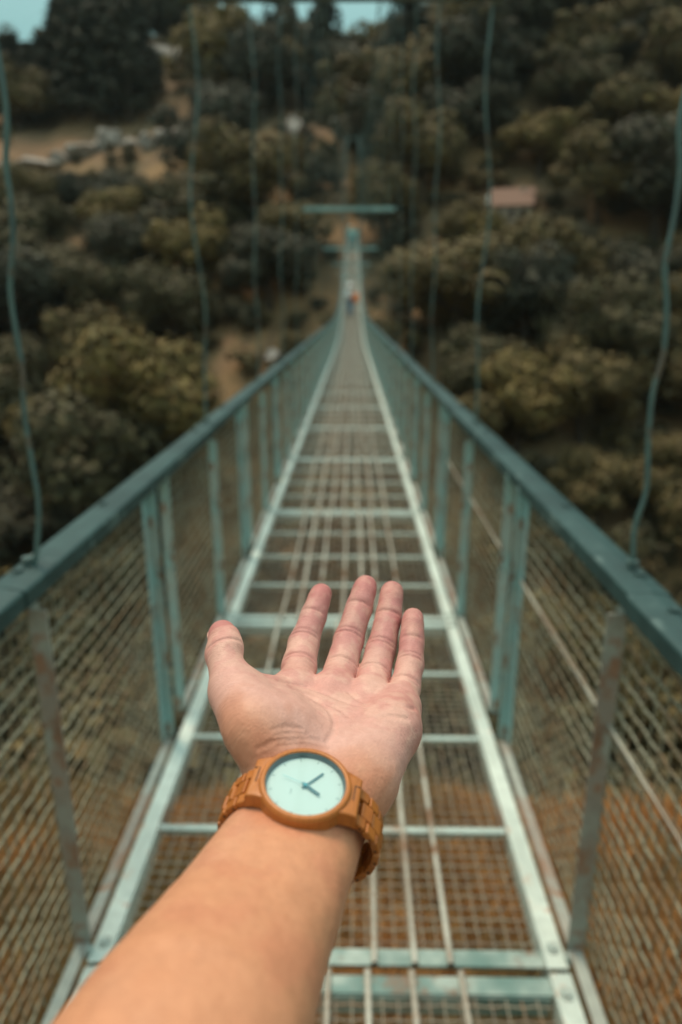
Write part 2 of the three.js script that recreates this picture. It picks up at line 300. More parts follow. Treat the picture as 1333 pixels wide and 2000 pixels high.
// pale boulders, and the house below the wood
const ROCK = (() => { const t = colorTexture(256, i => mix3([0.38, 0.35, 0.31], [0.22, 0.19, 0.16], sstep(0.35, 0.65, nC[i])).map(v => v * (0.7 + 0.6 * nB[i]))); t.repeat.set(0.5, 0.5); return new THREE.MeshStandardMaterial({ map: t, roughness: 0.95 }); })();
function boulder(seed) {                            // a block split along random planes
  const g = new THREE.IcosahedronGeometry(1, 4), p = g.attributes.position, v = V(), r = rng(seed), cuts = Array.from({ length: 15 }, () => [V(r() * 2 - 1, r() * 1.8 - 0.7, r() * 2 - 1).normalize(), 0.45 + 0.4 * r()]);
  for (let i = 0; i < p.count; i++) { v.fromBufferAttribute(p, i); for (const [n, h] of cuts) { const e = v.dot(n) - h; if (e > 0) v.addScaledVector(n, -e); } v.multiplyScalar(1.25 * (0.94 + 0.12 * fbm(v.x * 4 + seed, v.y * 4, v.z * 4, 2))); p.setXYZ(i, v.x, v.y, v.z); }
  g.computeVertexNormals(); return uvMetres(g);
}
const BAND = 'pale angular boulder lying in the rock band under the conifer stand';
const BOULDERS = [3, 17, 29, 51, 63].map(boulder);
[[25, 336, 3.0, 1.3, BAND], [72, 328, 3.6, 1.5, 'long low tan boulder at the start of the rock band'], [122, 320, 2.2, 1.3, BAND], [160, 306, 2.8, 1.9, BAND], [192, 296, 1.7, 1.5, BAND], [224, 284, 2.5, 2.9, 'tallest pale boulder of the rock band under the conifer stand'], [258, 290, 1.5, 1.3, BAND], [292, 288, 1.9, 1.6, BAND], [324, 280, 2.2, 2.0, BAND], [346, 278, 1.3, 1.7, BAND],
  [318, 118, 4.0, 2.4, 'broad pale rock outcrop just under the skyline trees'], [362, 122, 4.4, 2.8, 'pale rock slab beside the broad outcrop under the skyline'], [468, 125, 2.6, 3.0, 'pale boulder high on the slope right of the broad outcrop'], [488, 715, 0.75, 1.2, 'upright grey boulder beside the bridge on the dry bank'], [535, 705, 1.3, 0.9, 'long grey boulder lying beside the bridge'], [650, 128, 2.0, 2.4, 'grey boulder on the upper slope above the bridge end'], [580, 265, 2.4, 2.6, 'grey outcrop among the trees left of the hangers']]
  .forEach(([px, py, w, h, label], i) => {
    const o = mesh(numbered('boulder'), BOULDERS[i % 5], ROCK, scene), p = hitGround(px, py); o.position.copy(p); o.position.y += h * 0.25; o.scale.set(w * 0.85, h * 0.9, w * 0.7); o.rotation.y = i * 1.3; if (-p.z > 240) o.removeFromParent();
    o.userData = { label, category: 'boulder', group: 'pale boulders on the hillside' };
  });
{
  const p = hitGround(1000, 424), o = thing('stone_house', 'small pale house with red brown tiled roof among hillside trees', 'house');
  o.position.copy(p); o.position.y -= 0.6; o.rotation.y = -0.25; o.scale.setScalar(0.66);
  const wall = new THREE.MeshStandardMaterial({ color: new THREE.Color().setRGB(0.36, 0.31, 0.25), roughness: 0.9 }), roof = new THREE.MeshStandardMaterial({ color: new THREE.Color().setRGB(0.19, 0.11, 0.078), roughness: 0.85 }), dark = new THREE.MeshStandardMaterial({ color: new THREE.Color().setRGB(0.03, 0.035, 0.04), roughness: 0.2 });
  const s = new THREE.Shape([[-3, -2], [3, -2], [3, 2.2], [0, 4.8], [-3, 2.2]].map(q => new THREE.Vector2(...q)));
  mesh('wall', new THREE.ExtrudeGeometry(s, { depth: 6.4, bevelEnabled: false }).translate(0, 0, -3.2).rotateY(Math.PI / 2), wall, o);
  const rf = group('roof', o);
  for (const sg of [-1, 1]) for (let k = 0; k < 7; k++) { const t = mesh('tile_course', rbox(7.1, 0.09, 0.74, 0.02), roof, rf), q = (k + 0.5) / 7; t.position.set(0, 4.98 - 2.99 * q + 0.03, sg * (3.45 * q)); t.rotation.x = sg * 0.715; }
  mesh('chimney', rbox(0.5, 1.1, 0.5, 0.02, 1.6, 4.6, 0.6), wall, rf);
  for (const x of [-2, 0, 2]) { const w = mesh('window', rbox(0.9, 1.1, 0.08, 0.01, x, 0.9, 3.02), dark, o); mesh('frame', merge([rbox(1.1, 0.1, 0.14, 0.01, x, 1.5, 3.03), rbox(1.1, 0.1, 0.14, 0.01, x, 0.3, 3.03)]), wall, w); }
  const t = mesh(numbered('white_capsule'), new THREE.CapsuleGeometry(0.75, 0.5, 6, 16), new THREE.MeshStandardMaterial({ color: new THREE.Color().setRGB(0.75, 0.85, 0.83), roughness: 0.35 }), scene);  // plain white capsule set where a small pale disc shows beside the roof
  t.position.copy(hitGround(963, 412)); t.position.y += 0.9; t.userData = { label: 'white rounded object standing beside the small house', category: 'tank' };
}

// ---------------------------------------------------------------- the suspension bridge
const SEC = 1.93, J0 = 1.28, K0 = -7, K1 = 43;        // sections of 1.93 m; a joint at 1.28 m in front of the camera
const bridge = thing('suspension_bridge', 'long sagging steel footbridge with wire mesh sides and pale painted deck frame', 'bridge');
const slopeAngle = d => Math.atan2(deckY(d + 0.965) - deckY(d - 0.965), 1.93);
function crimped(t, a, b, r, pitch, amp, axis, phase, u0) {   // a wire woven over and under its neighbours
  const n = Math.max(2, Math.round(a.distanceTo(b) / pitch)), pts = [];
  for (let k = 0; k <= n; k++) { const p = a.clone().lerp(b, k / n); p[axis] += ((k + phase) % 2 ? 1 : -1) * amp; pts.push(p); }
  t.add(pts, r, 4, u0);
}
const jit = rng(9);
const DECK_WIRES = [0, 1].map(() => { const t = new Tubes(), P = 0.036, w = 0.525; let i = 0; for (let x = -w + 0.01; x < w; x += P, i++) crimped(t, V(x, -0.002, -0.03), V(x + (jit() - 0.5) * 0.004, -0.002, -1.90), 0.0023, P, 0.0022, 'y', i, i * 0.13); i = 0; for (let z = -0.05; z > -1.89; z -= P, i++) crimped(t, V(-w, -0.002, z), V(w, -0.002, z + (jit() - 0.5) * 0.004), 0.0023, P, 0.0022, 'y', i + 1, i * 0.17); return t.geo(); });
const SIDE_WIRES = [0, 1].map(() => {
  const t = new Tubes(), P = 0.043; let i = 0;
  for (let y = 0.045; y < 0.95; y += P, i++) crimped(t, V(0, y, 0.865), V(0, y + (jit() - 0.5) * 0.006, -0.865), 0.0030, P, 0.0016, 'x', i, i * 0.13);
  i = 0; for (let z = 0.855; z > -0.86; z -= P, i++) crimped(t, V(0, 0.012, z), V(0, 0.965, z + (jit() - 0.5) * 0.004), 0.0019, P, 0.0028, 'x', i + 1, i * 0.19);
  return t.geo();
});
const SIDE_RAIL = merge([rbox(0.052, 0.006, 1.918, 0.002, 0, 0.012, -0.965), rbox(0.006, 0.07, 1.918, 0.002, 0.023, -0.026, -0.965), rbox(0.006, 0.07, 1.918, 0.002, -0.023, -0.026, -0.965)]);
const END_BAR = merge([rbox(1.066, 0.006, 0.046, 0.002, 0, 0.006, 0), rbox(1.05, 0.055, 0.006, 0.002, 0, -0.025, 0.023)]);
const MID_BAR = merge([rbox(1.066, 0.006, 0.024, 0.002, 0, 0.006, 0), rbox(1.05, 0.034, 0.005, 0.002, 0, -0.014, -0.0095)]);
const RODS = [0, 1, 2].map(v => { const pts = [], r = rng(40 + v); const bow = (r() - 0.5) * 0.02; for (let k = 0; k <= 140; k++) { const q = k / 140; pts.push(V(bow * Math.sin(q * 3.14), 0.0165, -0.01 - q * 1.91)); } return new Tubes().add(pts, k => k % 2 ? 0.0068 : 0.009, 6, v * 0.2).geo(); });
const BOLT = merge([new THREE.CylinderGeometry(0.011, 0.011, 0.009, 6).translate(0, 0.0045, 0), new THREE.CylinderGeometry(0.017, 0.017, 0.003, 12).translate(0, 0.0015, 0)]);
const POST = (() => uvMetres(merge([new RoundedBoxGeometry(0.05, 0.965, 0.005, 1, 0.002).translate(0, 0.482, 0.0225), new RoundedBoxGeometry(0.005, 0.965, 0.045, 1, 0.002).translate(0.0225, 0.482, -0.0025)])))();
const MID_RAIL = rbox(0.005, 0.010, 1.72, 0.002);
const BOTTOM_ANGLE = merge([rbox(0.032, 0.005, 1.74, 0.002, 0.004, 0.004, 0), rbox(0.005, 0.04, 1.74, 0.002, 0.0175, -0.0185, 0)]);
const HANDRAIL = (() => {
  const s = new THREE.Shape(), W = 0.043; s.moveTo(-W, -0.034); s.lineTo(-W, -0.004); s.quadraticCurveTo(-W, 0.003, -W + 0.008, 0.0045); s.lineTo(0.004, 0.009); s.lineTo(W - 0.008, 0.004); s.quadraticCurveTo(W, 0.0025, W, -0.004); s.lineTo(W, -0.034); s.lineTo(W - 0.005, -0.034); s.lineTo(W - 0.005, -0.005); s.lineTo(-W + 0.005, -0.005); s.lineTo(-W + 0.005, -0.034); s.closePath();
  return uvMetres(new THREE.ExtrudeGeometry(s, { depth: 1.924, bevelEnabled: true, bevelSize: 0.001, bevelThickness: 0.001, bevelSegments: 1, curveSegments: 4 }).translate(0, 0, -1.928));
})();
const YY = V(0, 1, 0), cableY = d => EYE.y + 5.0 + 0.02 * d + 0.0015 * d * d;
for (let k = K0; k < K1; k++) {
  const d = J0 + SEC * k, ang = Math.atan2(deckY(d + SEC) - deckY(d), SEC), s = group('deck_section', bridge);
  s.position.set(0, deckY(d), -d); s.rotation.x = ang;
  for (const sg of [-1, 1]) mesh('side_rail', SIDE_RAIL, M.frame, s).position.x = sg * 0.56;
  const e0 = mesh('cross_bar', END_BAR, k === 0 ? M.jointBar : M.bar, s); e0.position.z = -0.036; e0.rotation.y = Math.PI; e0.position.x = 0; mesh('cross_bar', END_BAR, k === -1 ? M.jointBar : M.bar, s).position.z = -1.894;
  for (let i = 1; i < 4; i++) mesh('cross_bar', MID_BAR, M.bar, s).position.z = -0.47 * i;
  [-0.31, -0.205, -0.11, 0, 0.11, 0.205, 0.31].forEach((x, i) => { mesh('rod', RODS[(i + k + 30) % 3], M.rod, s).position.x = x + 0.012 * Math.sin(k * 2.3 + i * 1.7); });
  const w = mesh('wire_mesh', DECK_WIRES[(k + 20) % 2], M.deckwire, s); w.userData.kind = 'stuff';
  if (k < 4) for (const x of [-0.56, 0.56]) for (const z of [-0.06, -1.87]) mesh('bolt', BOLT, M.bar, s).position.set(x, 0.015, z);
}
for (let k = K0; k <= K1; k++) for (const sg of [-1, 1]) {
  const d = J0 + SEC * k, s = group('railing_panel', bridge), ang = slopeAngle(d);
  s.position.set(sg * 0.615, deckY(d + 0.06), -d - 0.06); s.rotation.x = ang;
  if (sg > 0 && k < 2) mesh('mid_rail', MID_RAIL, M.rod, s).position.set(0.016, 0.65, 0);
  for (const z of [0.855, 0, -0.855]) { const p = mesh('post', POST, k === 0 && !z ? M.rustyPost : M.post, s); p.position.set(sg * 0.004, z ? 0.01 : -0.04, z || -0.03); p.scale.x = sg * (z ? 0.72 : 0.85); p.rotation.x = -ang; if (z < 0) p.scale.z = -1; if (!z && k < 6) { const b = mesh('bolt', BOLT, M.bar, s); b.position.set(-sg * 0.024, 0.02, 0.03); b.rotation.z = sg * Math.PI / 2; } }
  const a = mesh('bottom_angle', BOTTOM_ANGLE, M.rustyPost, s); a.scale.x = sg;
  const w = mesh('wire_mesh', SIDE_WIRES[(k + 20 + (sg > 0)) % 2], M.sidewire, s); w.position.x = sg * 0.027; w.userData.kind = 'stuff';
  if (k < K1) {
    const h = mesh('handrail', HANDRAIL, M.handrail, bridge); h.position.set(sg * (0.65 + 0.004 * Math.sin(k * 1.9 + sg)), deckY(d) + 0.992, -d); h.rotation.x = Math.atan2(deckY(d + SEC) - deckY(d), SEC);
    if (k < 6) for (const z of [-0.09, -1.84, -0.62]) mesh('bolt', BOLT, M.handrail, h).position.set(sg * 0.012, 0.007, z);
  }
  // hanger: a bent rod from the main cable down through the handrail
  const r = rng(900 + k * 7 + (sg > 0 ? 3 : 0)), y0 = deckY(d) + 0.93, y1 = cableY(d), n = k < 8 ? 64 : 24, pts = [], p1 = r() * 6.28, p2 = r() * 6.28, am = k < 2 ? 0.016 : 0.011;
  for (let i = 0; i <= n; i++) { const q = i / n, e = Math.min(1, q * 10) * Math.min(1, (1 - q) * 8), y = mix(y0, y1, q); pts.push(V(sg * mix(0.655, 0.57, q) + e * am * (Math.sin(y * 7.2 + p1) + 0.7 * Math.sin(y * 3.9 + p2)), y, -d - 0.13 + e * am * Math.sin(y * 5.7 + p2))); }
  if (k === 0) {                                   // the two nearest rods, bent as the photograph shows them
    const kinks = (sg < 0 ? [[66, 1175], [68, 1110], [74, 1050], [75, 980], [62, 900], [47, 800], [44, 720], [30, 640], [20, 560], [26, 480], [22, 400], [12, 320], [14, 240], [4, 150], [-12, 60]] : [[1228, 1165], [1236, 1100], [1240, 1030], [1262, 960], [1266, 870], [1275, 770], [1296, 690], [1302, 600], [1299, 520], [1316, 430], [1329, 330], [1327, 250], [1346, 140], [1352, 60]]).map(([a, b]) => { const q = ray(a, b); return EYE.clone().addScaledVector(q, (-1.41 - EYE.z) / q.z); });
    const low = pts.filter(p => p.y > kinks.at(-1).y + 0.25); low.forEach((p, i) => { p.x = mix(kinks.at(-1).x, p.x, (i + 1) / low.length); });
    pts.splice(0, pts.length, ...new THREE.CatmullRomCurve3(kinks.concat(low.filter((p, i) => i % 4 === 3))).getPoints(110));
  }
  mesh('hanger', new Tubes().add(pts, 0.0056, k < 8 ? 7 : 4).geo(), M.hanger, bridge);
  if (k < 8 && k > -3) mesh('nut', new THREE.CylinderGeometry(0.013, 0.013, 0.016, 6).translate(pts[0].x, deckY(d) + 1.012, pts[0].z), M.hanger, bridge);
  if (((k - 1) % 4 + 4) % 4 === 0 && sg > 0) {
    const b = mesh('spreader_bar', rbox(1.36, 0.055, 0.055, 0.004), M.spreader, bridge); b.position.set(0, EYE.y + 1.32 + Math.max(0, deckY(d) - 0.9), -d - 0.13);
    if (k === 1) { b.position.y = EYE.y + 1.222; b.material = M.hanger; }  // nearest bar: shade of its underside painted in with the darker material
  }
}
for (const sg of [-1, 1]) {
  const pts = []; for (let d = J0 + SEC * K0 - 1; d <= 85.2; d += 1.93) pts.push(V(sg * 0.57, cableY(d) + 0.02, -d - 0.13));
  mesh('main_cable', new Tubes().add(pts, 0.022, 8).geo(), M.hanger, bridge);
}
for (const d of [J0 + SEC * K0 - 1.2, 85.2]) {
  const t = group('tower', bridge); t.position.set(0, 0, -d); const y1 = cableY(d) + 0.3;
  for (const sg of [-1, 1]) { const y0 = Math.min(ground(sg * 0.85, d), deckY(d)) - 0.6; mesh('tower_leg', rbox(0.16, y1 - y0, 0.16, 0.01, sg * 0.85, (y0 + y1) / 2, 0), M.hanger, t); }
  for (const y of [deckY(d) + 2.6, y1 - 0.5]) mesh('tower_beam', rbox(1.54, 0.14, 0.14, 0.01, 0, y, 0), M.hanger, t);
  const c = d < 0 ? -d - 0.35 : -d + 0.0; mesh('abutment', rbox(2.6, 3.2, 2.4, 0.05, 0, deckY(d) - 1.64, d < 0 ? 1.3 : -1.3), ROCK, t);
}

// ---------------------------------------------------------------- signed distances and a surface-nets mesher for bodies
const smin = (a, b, k) => { const h = Math.max(k - Math.abs(a - b), 0) / k; return Math.min(a, b) - h * h * k * 0.25; };
function cone(a, b, ra, rb) {                       // tapered capsule
  const dx = b.x - a.x, dy = b.y - a.y, dz = b.z - a.z, l = dx * dx + dy * dy + dz * dz || 1e-9;
  return (x, y, z) => { const px = x - a.x, py = y - a.y, pz = z - a.z, t = clamp((px * dx + py * dy + pz * dz) / l), qx = px - dx * t, qy = py - dy * t, qz = pz - dz * t; return Math.sqrt(qx * qx + qy * qy + qz * qz) - ra - (rb - ra) * t; };
}
function blend(list, k) { return (x, y, z) => { let d = list[0](x, y, z); for (let i = 1; i < list.length; i++) d = smin(d, list[i](x, y, z), k); return d; }; }
function polygonize(sdf, lo, hi, h, tint) {
  const nx = Math.ceil((hi.x - lo.x) / h) + 1, ny = Math.ceil((hi.y - lo.y) / h) + 1, nz = Math.ceil((hi.z - lo.z) / h) + 1, S = new Float32Array(nx * ny * nz).fill(9), B = 8, at = (i, j, k) => (k * ny + j) * nx + i, live = [];
  for (let k = 0; k < nz; k += B) for (let j = 0; j < ny; j += B) for (let i = 0; i < nx; i += B) {
    const c = sdf(lo.x + (i + B / 2) * h, lo.y + (j + B / 2) * h, lo.z + (k + B / 2) * h), skip = Math.abs(c) > h * B * 1.25 + 0.002;
    if (!skip) live.push([i, j, k]);
    for (let c2 = k; c2 < Math.min(nz, k + B); c2++) for (let b = j; b < Math.min(ny, j + B); b++) for (let a = i; a < Math.min(nx, i + B); a++) S[at(a, b, c2)] = skip ? c : sdf(lo.x + a * h, lo.y + b * h, lo.z + c2 * h);
  }
  const id = new Int32Array(nx * ny * nz).fill(-1), P = [], idx = [], cells = [];
  const E = [[0, 1], [2, 3], [4, 5], [6, 7], [0, 2], [1, 3], [4, 6], [5, 7], [0, 4], [1, 5], [2, 6], [3, 7]], v = new Float32Array(8);
  for (const [I, Jb, K] of live) for (let k = Math.max(0, K - 1); k < Math.min(nz - 1, K + B); k++) for (let j = Math.max(0, Jb - 1); j < Math.min(ny - 1, Jb + B); j++) for (let i = Math.max(0, I - 1); i < Math.min(nx - 1, I + B); i++) {
    const o = at(i, j, k); if (id[o] >= 0) continue;
    let neg = 0; for (let c = 0; c < 8; c++) { v[c] = S[at(i + (c & 1), j + (c >> 1 & 1), k + (c >> 2))]; if (v[c] < 0) neg++; }
    if (!neg || neg === 8) continue;
    let x = 0, y = 0, z = 0, n = 0;
    for (const [a, b] of E) if ((v[a] < 0) !== (v[b] < 0)) { const t = v[a] / (v[a] - v[b]); x += mix(a & 1, b & 1, t); y += mix(a >> 1 & 1, b >> 1 & 1, t); z += mix(a >> 2, b >> 2, t); n++; }
    id[o] = P.length / 3; P.push(lo.x + (i + x / n) * h, lo.y + (j + y / n) * h, lo.z + (k + z / n) * h); cells.push([i, j, k]);
  }
  const quad = (a, b, c, d, flip) => { if (a < 0 || b < 0 || c < 0 || d < 0) return; if (flip) idx.push(a, c, b, a, d, c); else idx.push(a, b, c, a, c, d); };
  for (const [i, j, k] of cells) {
    const s = S[at(i, j, k)] < 0;
    if (j && k && s !== S[at(i + 1, j, k)] < 0) quad(id[at(i, j - 1, k - 1)], id[at(i, j, k - 1)], id[at(i, j, k)], id[at(i, j - 1, k)], !s);
    if (i && k && s !== S[at(i, j + 1, k)] < 0) quad(id[at(i - 1, j, k - 1)], id[at(i - 1, j, k)], id[at(i, j, k)], id[at(i, j, k - 1)], !s);
    if (i && j && s !== S[at(i, j, k + 1)] < 0) quad(id[at(i - 1, j - 1, k)], id[at(i, j - 1, k)], id[at(i, j, k)], id[at(i - 1, j, k)], !s);
  }
  const N = new Float32Array(P.length), C = tint ? new Float32Array(P.length) : null, e = h * 0.6;
  for (let q = 0; q < P.length; q += 3) {
    const x = P[q], y = P[q + 1], z = P[q + 2]; let a = sdf(x + e, y, z) - sdf(x - e, y, z), b = sdf(x, y + e, z) - sdf(x, y - e, z), c = sdf(x, y, z + e) - sdf(x, y, z - e); const l = Math.hypot(a, b, c) || 1;
    N[q] = a / l; N[q + 1] = b / l; N[q + 2] = c / l; if (C) C.set(tint(x, y, z, a / l, b / l, c / l), q);
  }
  const g = new THREE.BufferGeometry(); g.setAttribute('position', new THREE.Float32BufferAttribute(P, 3)); g.setAttribute('normal', new THREE.BufferAttribute(N, 3)); if (C) g.setAttribute('color', new THREE.BufferAttribute(C, 3)); g.setIndex(idx); return g;
}

// ---------------------------------------------------------------- the photographer's left arm and open palm. Joints: pixel and depth, in the camera's axes; turned into the world below
const J = (px, py, D) => V((px - CX) / F * D, (CY - py) / F * D, -D);
const FINGERS = [                                   // [px, py, depth, radius in px] : knuckle in the palm, base, middle joint, end joint, tip
  [[574, 1350, 0.411, 36], [585, 1303, 0.433, 32], [594, 1256, 0.453, 28.5], [613, 1205, 0.468, 23.5], [628, 1160, 0.480, 21]],
  [[650, 1350, 0.414, 37], [666, 1309, 0.436, 30.5], [681, 1252, 0.459, 28], [702, 1189, 0.476, 24], [714.5, 1145, 0.488, 22.3]],
  [[722, 1362, 0.411, 36], [731, 1323, 0.433, 30.5], [744, 1272, 0.453, 28], [759, 1207, 0.471, 24], [766, 1157, 0.483, 22.3]],
  [[778, 1386, 0.400, 34], [791, 1345, 0.420, 28], [801, 1300, 0.436, 25.5], [805, 1256, 0.449, 22.3], [807, 1208, 0.461, 20.6]],
].map(f => f.map(([a, b, D, r]) => ({ c: J(a, b, D), r: r * D / F })));
const THUMB = [[492, 1412, 0.345, 55], [452, 1345, 0.376, 38], [437, 1277, 0.398, 33.5], [434, 1238, 0.412, 26.5]].map(([a, b, D, r]) => ({ c: J(a, b, D), r: r * D / F }));
const PALM_UP = V(0, 0.986, 0.166);
const chain = f => f.slice(1).map((q, i) => cone(f[i].c, q.c, f[i].r, q.r));
const DIGITS = [...FINGERS, THUMB].map((f, n) => {
  const parts = chain(f);
  for (let i = 1; i < f.length - 1 && n < 4; i++) {   // fleshy pad of each joint
    const a = f[i].c.clone().lerp(f[i + 1].c, 0.28), b = f[i].c.clone().lerp(f[i + 1].c, 0.72), r = mix(f[i].r, f[i + 1].r, 0.5), up = V(0, 0.5, 0.86).multiplyScalar(r * 0.3);
    parts.push(cone(a.add(up), b.add(up), r * 0.85, r * 0.82));
  }
  if (n === 4) parts.push(cone(J(447, 1262, 0.399), J(445, 1246, 0.404), 0.0085, 0.0076));
  const body = blend(parts, 0.004), lines = [];
  (n < 4 ? [1, 2, 3] : [2]).forEach(i => { const ax = f[Math.min(i + 1, f.length - 1)].c.clone().sub(f[i - 1].c).normalize(); const up = V(0, 0.7, 0.7); up.addScaledVector(ax, -up.dot(ax)).normalize(); lines.push({ c: f[i].c, ax, up, d: i === 3 ? 0.0006 : 0.0009 }); if (i === 2 && n < 4) lines.push({ c: f[i].c.clone().addScaledVector(ax, 0.0028), ax, up, d: 0.0006 }); if (i === 1 && n < 4) lines.push({ c: f[i].c.clone().addScaledVector(ax, -0.003), ax, up, d: 0.0005 }); });
  const bs = f.reduce((s, q) => s.add(q.c), V()).multiplyScalar(1 / f.length);
  const reach = Math.max(...f.map(q => q.c.distanceTo(bs) + q.r)) + 0.004;
  return {
    f, lines, sdf(x, y, z) {
      const far = Math.hypot(x - bs.x, y - bs.y, z - bs.z) - reach; if (far > 0.012) return far;
      let d = body(x, y, z); if (d > 0.003) return d;
      for (const l of lines) { const px = x - l.c.x, py = y - l.c.y, pz = z - l.c.z, s = px * l.ax.x + py * l.ax.y + pz * l.ax.z; if (Math.abs(s) < 0.004) { const w = px * l.up.x + py * l.up.y + pz * l.up.z; const q = s + 0.03 * w; if (w > 0 && px * px + py * py + pz * pz < 0.0004) d += l.d * Math.exp(-(q * q) / 1.1e-6) * sstep(0.003, 0.0085, w); } }
      return d;
    }
  };
});
const ELBOW = V(-0.085, -0.196, -0.1), WRIST = J(611, 1556, 0.337);
const armDir = WRIST.clone().sub(ELBOW).normalize(), armUp = V(0.05, 0.9, 0.42); armUp.addScaledVector(armDir, -armUp.dot(armDir)).normalize();
for (const p of [WRIST]) p.addScaledVector(armUp, -0.003);
const armSide = armDir.clone().cross(armUp).normalize();       // towards the little finger
const at = (p, s) => p.clone().addScaledVector(armSide, s);
const MIDARM = J(492, 1785, 0.268), LOWARM = J(376, 2010, 0.222);
MIDARM.addScaledVector(armUp, -0.0035); LOWARM.addScaledVector(armUp, -0.0015);
const SHOULDER = V(-0.185, -0.345, 0.13);
const boneLine = sd => { const c = [[WRIST, sd < 0 ? 0.0112 : 0.0125, 0.0172], [MIDARM, 0.011, 0.0222], [LOWARM, 0.009, 0.0290], [ELBOW, 0.004, 0.0385]].map(([p, o, r]) => [at(p, sd * o), r]), l = [0, 1, 2].map(i => cone(c[i][0], c[i + 1][0], c[i][1], c[i + 1][1])); return (x, y, z) => Math.min(l[0](x, y, z), l[1](x, y, z), l[2](x, y, z)); };
const FOREARM = blend([boneLine(-1), boneLine(1), cone(ELBOW, SHOULDER, 0.041, 0.05)], 0.016);
const PALM_PARTS = [
  cone(J(560, 1478, 0.350), J(574, 1352, 0.411), 0.0150, 0.0112), cone(J(603, 1482, 0.352), J(650, 1352, 0.414), 0.0155, 0.0112), cone(J(655, 1488, 0.352), J(722, 1364, 0.411), 0.0150, 0.0108), cone(J(705, 1494, 0.349), J(778, 1388, 0.400), 0.0145, 0.0098),
  cone(J(522, 1440, 0.344), J(470, 1362, 0.374), 0.0165, 0.0118), cone(J(556, 1432, 0.353), J(527, 1372, 0.384), 0.0165, 0.0135),   // ball of the thumb
  cone(J(478, 1352, 0.386), J(566, 1356, 0.411), 0.0090, 0.0095),   // web between thumb and forefinger
  cone(J(722, 1512, 0.345), J(766, 1424, 0.376), 0.0150, 0.0136), cone(J(766, 1424, 0.376), J(783, 1378, 0.400), 0.0136, 0.0098),   // outer edge of the palm
];
const PALM = blend(PALM_PARTS, 0.011);
const handCentre = J(620, 1350, 0.41);
const base0 = (x, y, z) => {
  let d = FOREARM(x, y, z);
  const far = Math.hypot(x - handCentre.x, y - handCentre.y, z - handCentre.z);
  if (far < 0.155) {
    const p = smin(d, PALM(x, y, z), 0.022); d = p;
    for (let i = 0; i < 5; i++) { const q = smin(p, DIGITS[i].sdf(x, y, z), i === 4 ? 0.012 : 0.007); if (q < d) d = q; }
  }
  return d;
};
// palm lines: drawn on the photograph, laid on the modelled palm
const touch = (px, py) => { const r = V((px - CX) / F, (CY - py) / F, -1); let t = 0.28; for (let i = 0; i < 80; i++) { const d = base0(r.x * t, r.y * t, r.z * t); if (d < 0.0002 || t > 0.6) break; t += d * 0.7; } return r.multiplyScalar(t); };
const LINES = [
  [0.0017, [[546, 1329], [566, 1340], [598, 1356], [628, 1373], [648, 1393], [654, 1420], [640, 1448]]],          // around the ball of the thumb
  [0.0014, [[546, 1329], [588, 1337], [632, 1352], [672, 1368], [706, 1377], [742, 1378]]],                         // across the palm
  [0.0017, [[812, 1384], [796, 1381], [770, 1371], [738, 1372], [706, 1368], [684, 1352]]],                         // below the fingers
  [0.0005, [[560, 1447], [590, 1442], [625, 1446], [655, 1452]]], [0.0004, [[545, 1456], [580, 1453], [615, 1456], [640, 1462]]], [0.0005, [[505, 1462], [535, 1448], [560, 1444]]],
  [0.0007, [[535, 1425], [560, 1420], [590, 1424]]], [0.0006, [[540, 1434], [570, 1431], [598, 1434]]], [0.0008, [[620, 1372], [650, 1378], [684, 1400]]], [0.0008, [[740, 1400], [765, 1398], [795, 1404]]],
].map(([d, l]) => { const pts = []; const c = new THREE.CatmullRomCurve3(l.map(([a, b]) => V(a, b, 0))); for (const q of c.getPoints(l.length * 4)) pts.push(touch(q.x, q.y)); return { d, pts }; });
function groove(x, y, z) {
  let g = 0;
  for (const { d, pts } of LINES) {
    let m = 1; if (Math.hypot(x - pts[0].x, y - pts[0].y, z - pts[0].z) > 0.09) continue;
    for (let i = 1; i < pts.length; i++) { const a = pts[i - 1], b = pts[i], dx = b.x - a.x, dy = b.y - a.y, dz = b.z - a.z, px = x - a.x, py = y - a.y, pz = z - a.z, t = clamp((px * dx + py * dy + pz * dz) / (dx * dx + dy * dy + dz * dz + 1e-12)), q = (px - dx * t) ** 2 + (py - dy * t) ** 2 + (pz - dz * t) ** 2; if (q < m) m = q; }
    if (m < 1.6e-5) g = Math.max(g, d * Math.exp(-m / 2.0e-6));
  }
  return g;
}
const skin = (x, y, z) => {
  let d = base0(x, y, z);
  if (Math.abs(d) < 0.0035) {
    d += (noise3(x * 260, y * 260, z * 260) - 0.5) * 0.00025 + (noise3(x * 90, y * 90, z * 90) - 0.5) * 0.0007;
    if (z < -0.325) d += groove(x, y, z);
  }
  return d;
};
const TIPS = [...FINGERS, THUMB].map(f => f.at(-1).c), tipNear = (x, y, z) => Math.min(...TIPS.map(c => Math.hypot(x - c.x, y - c.y, z - c.z)));
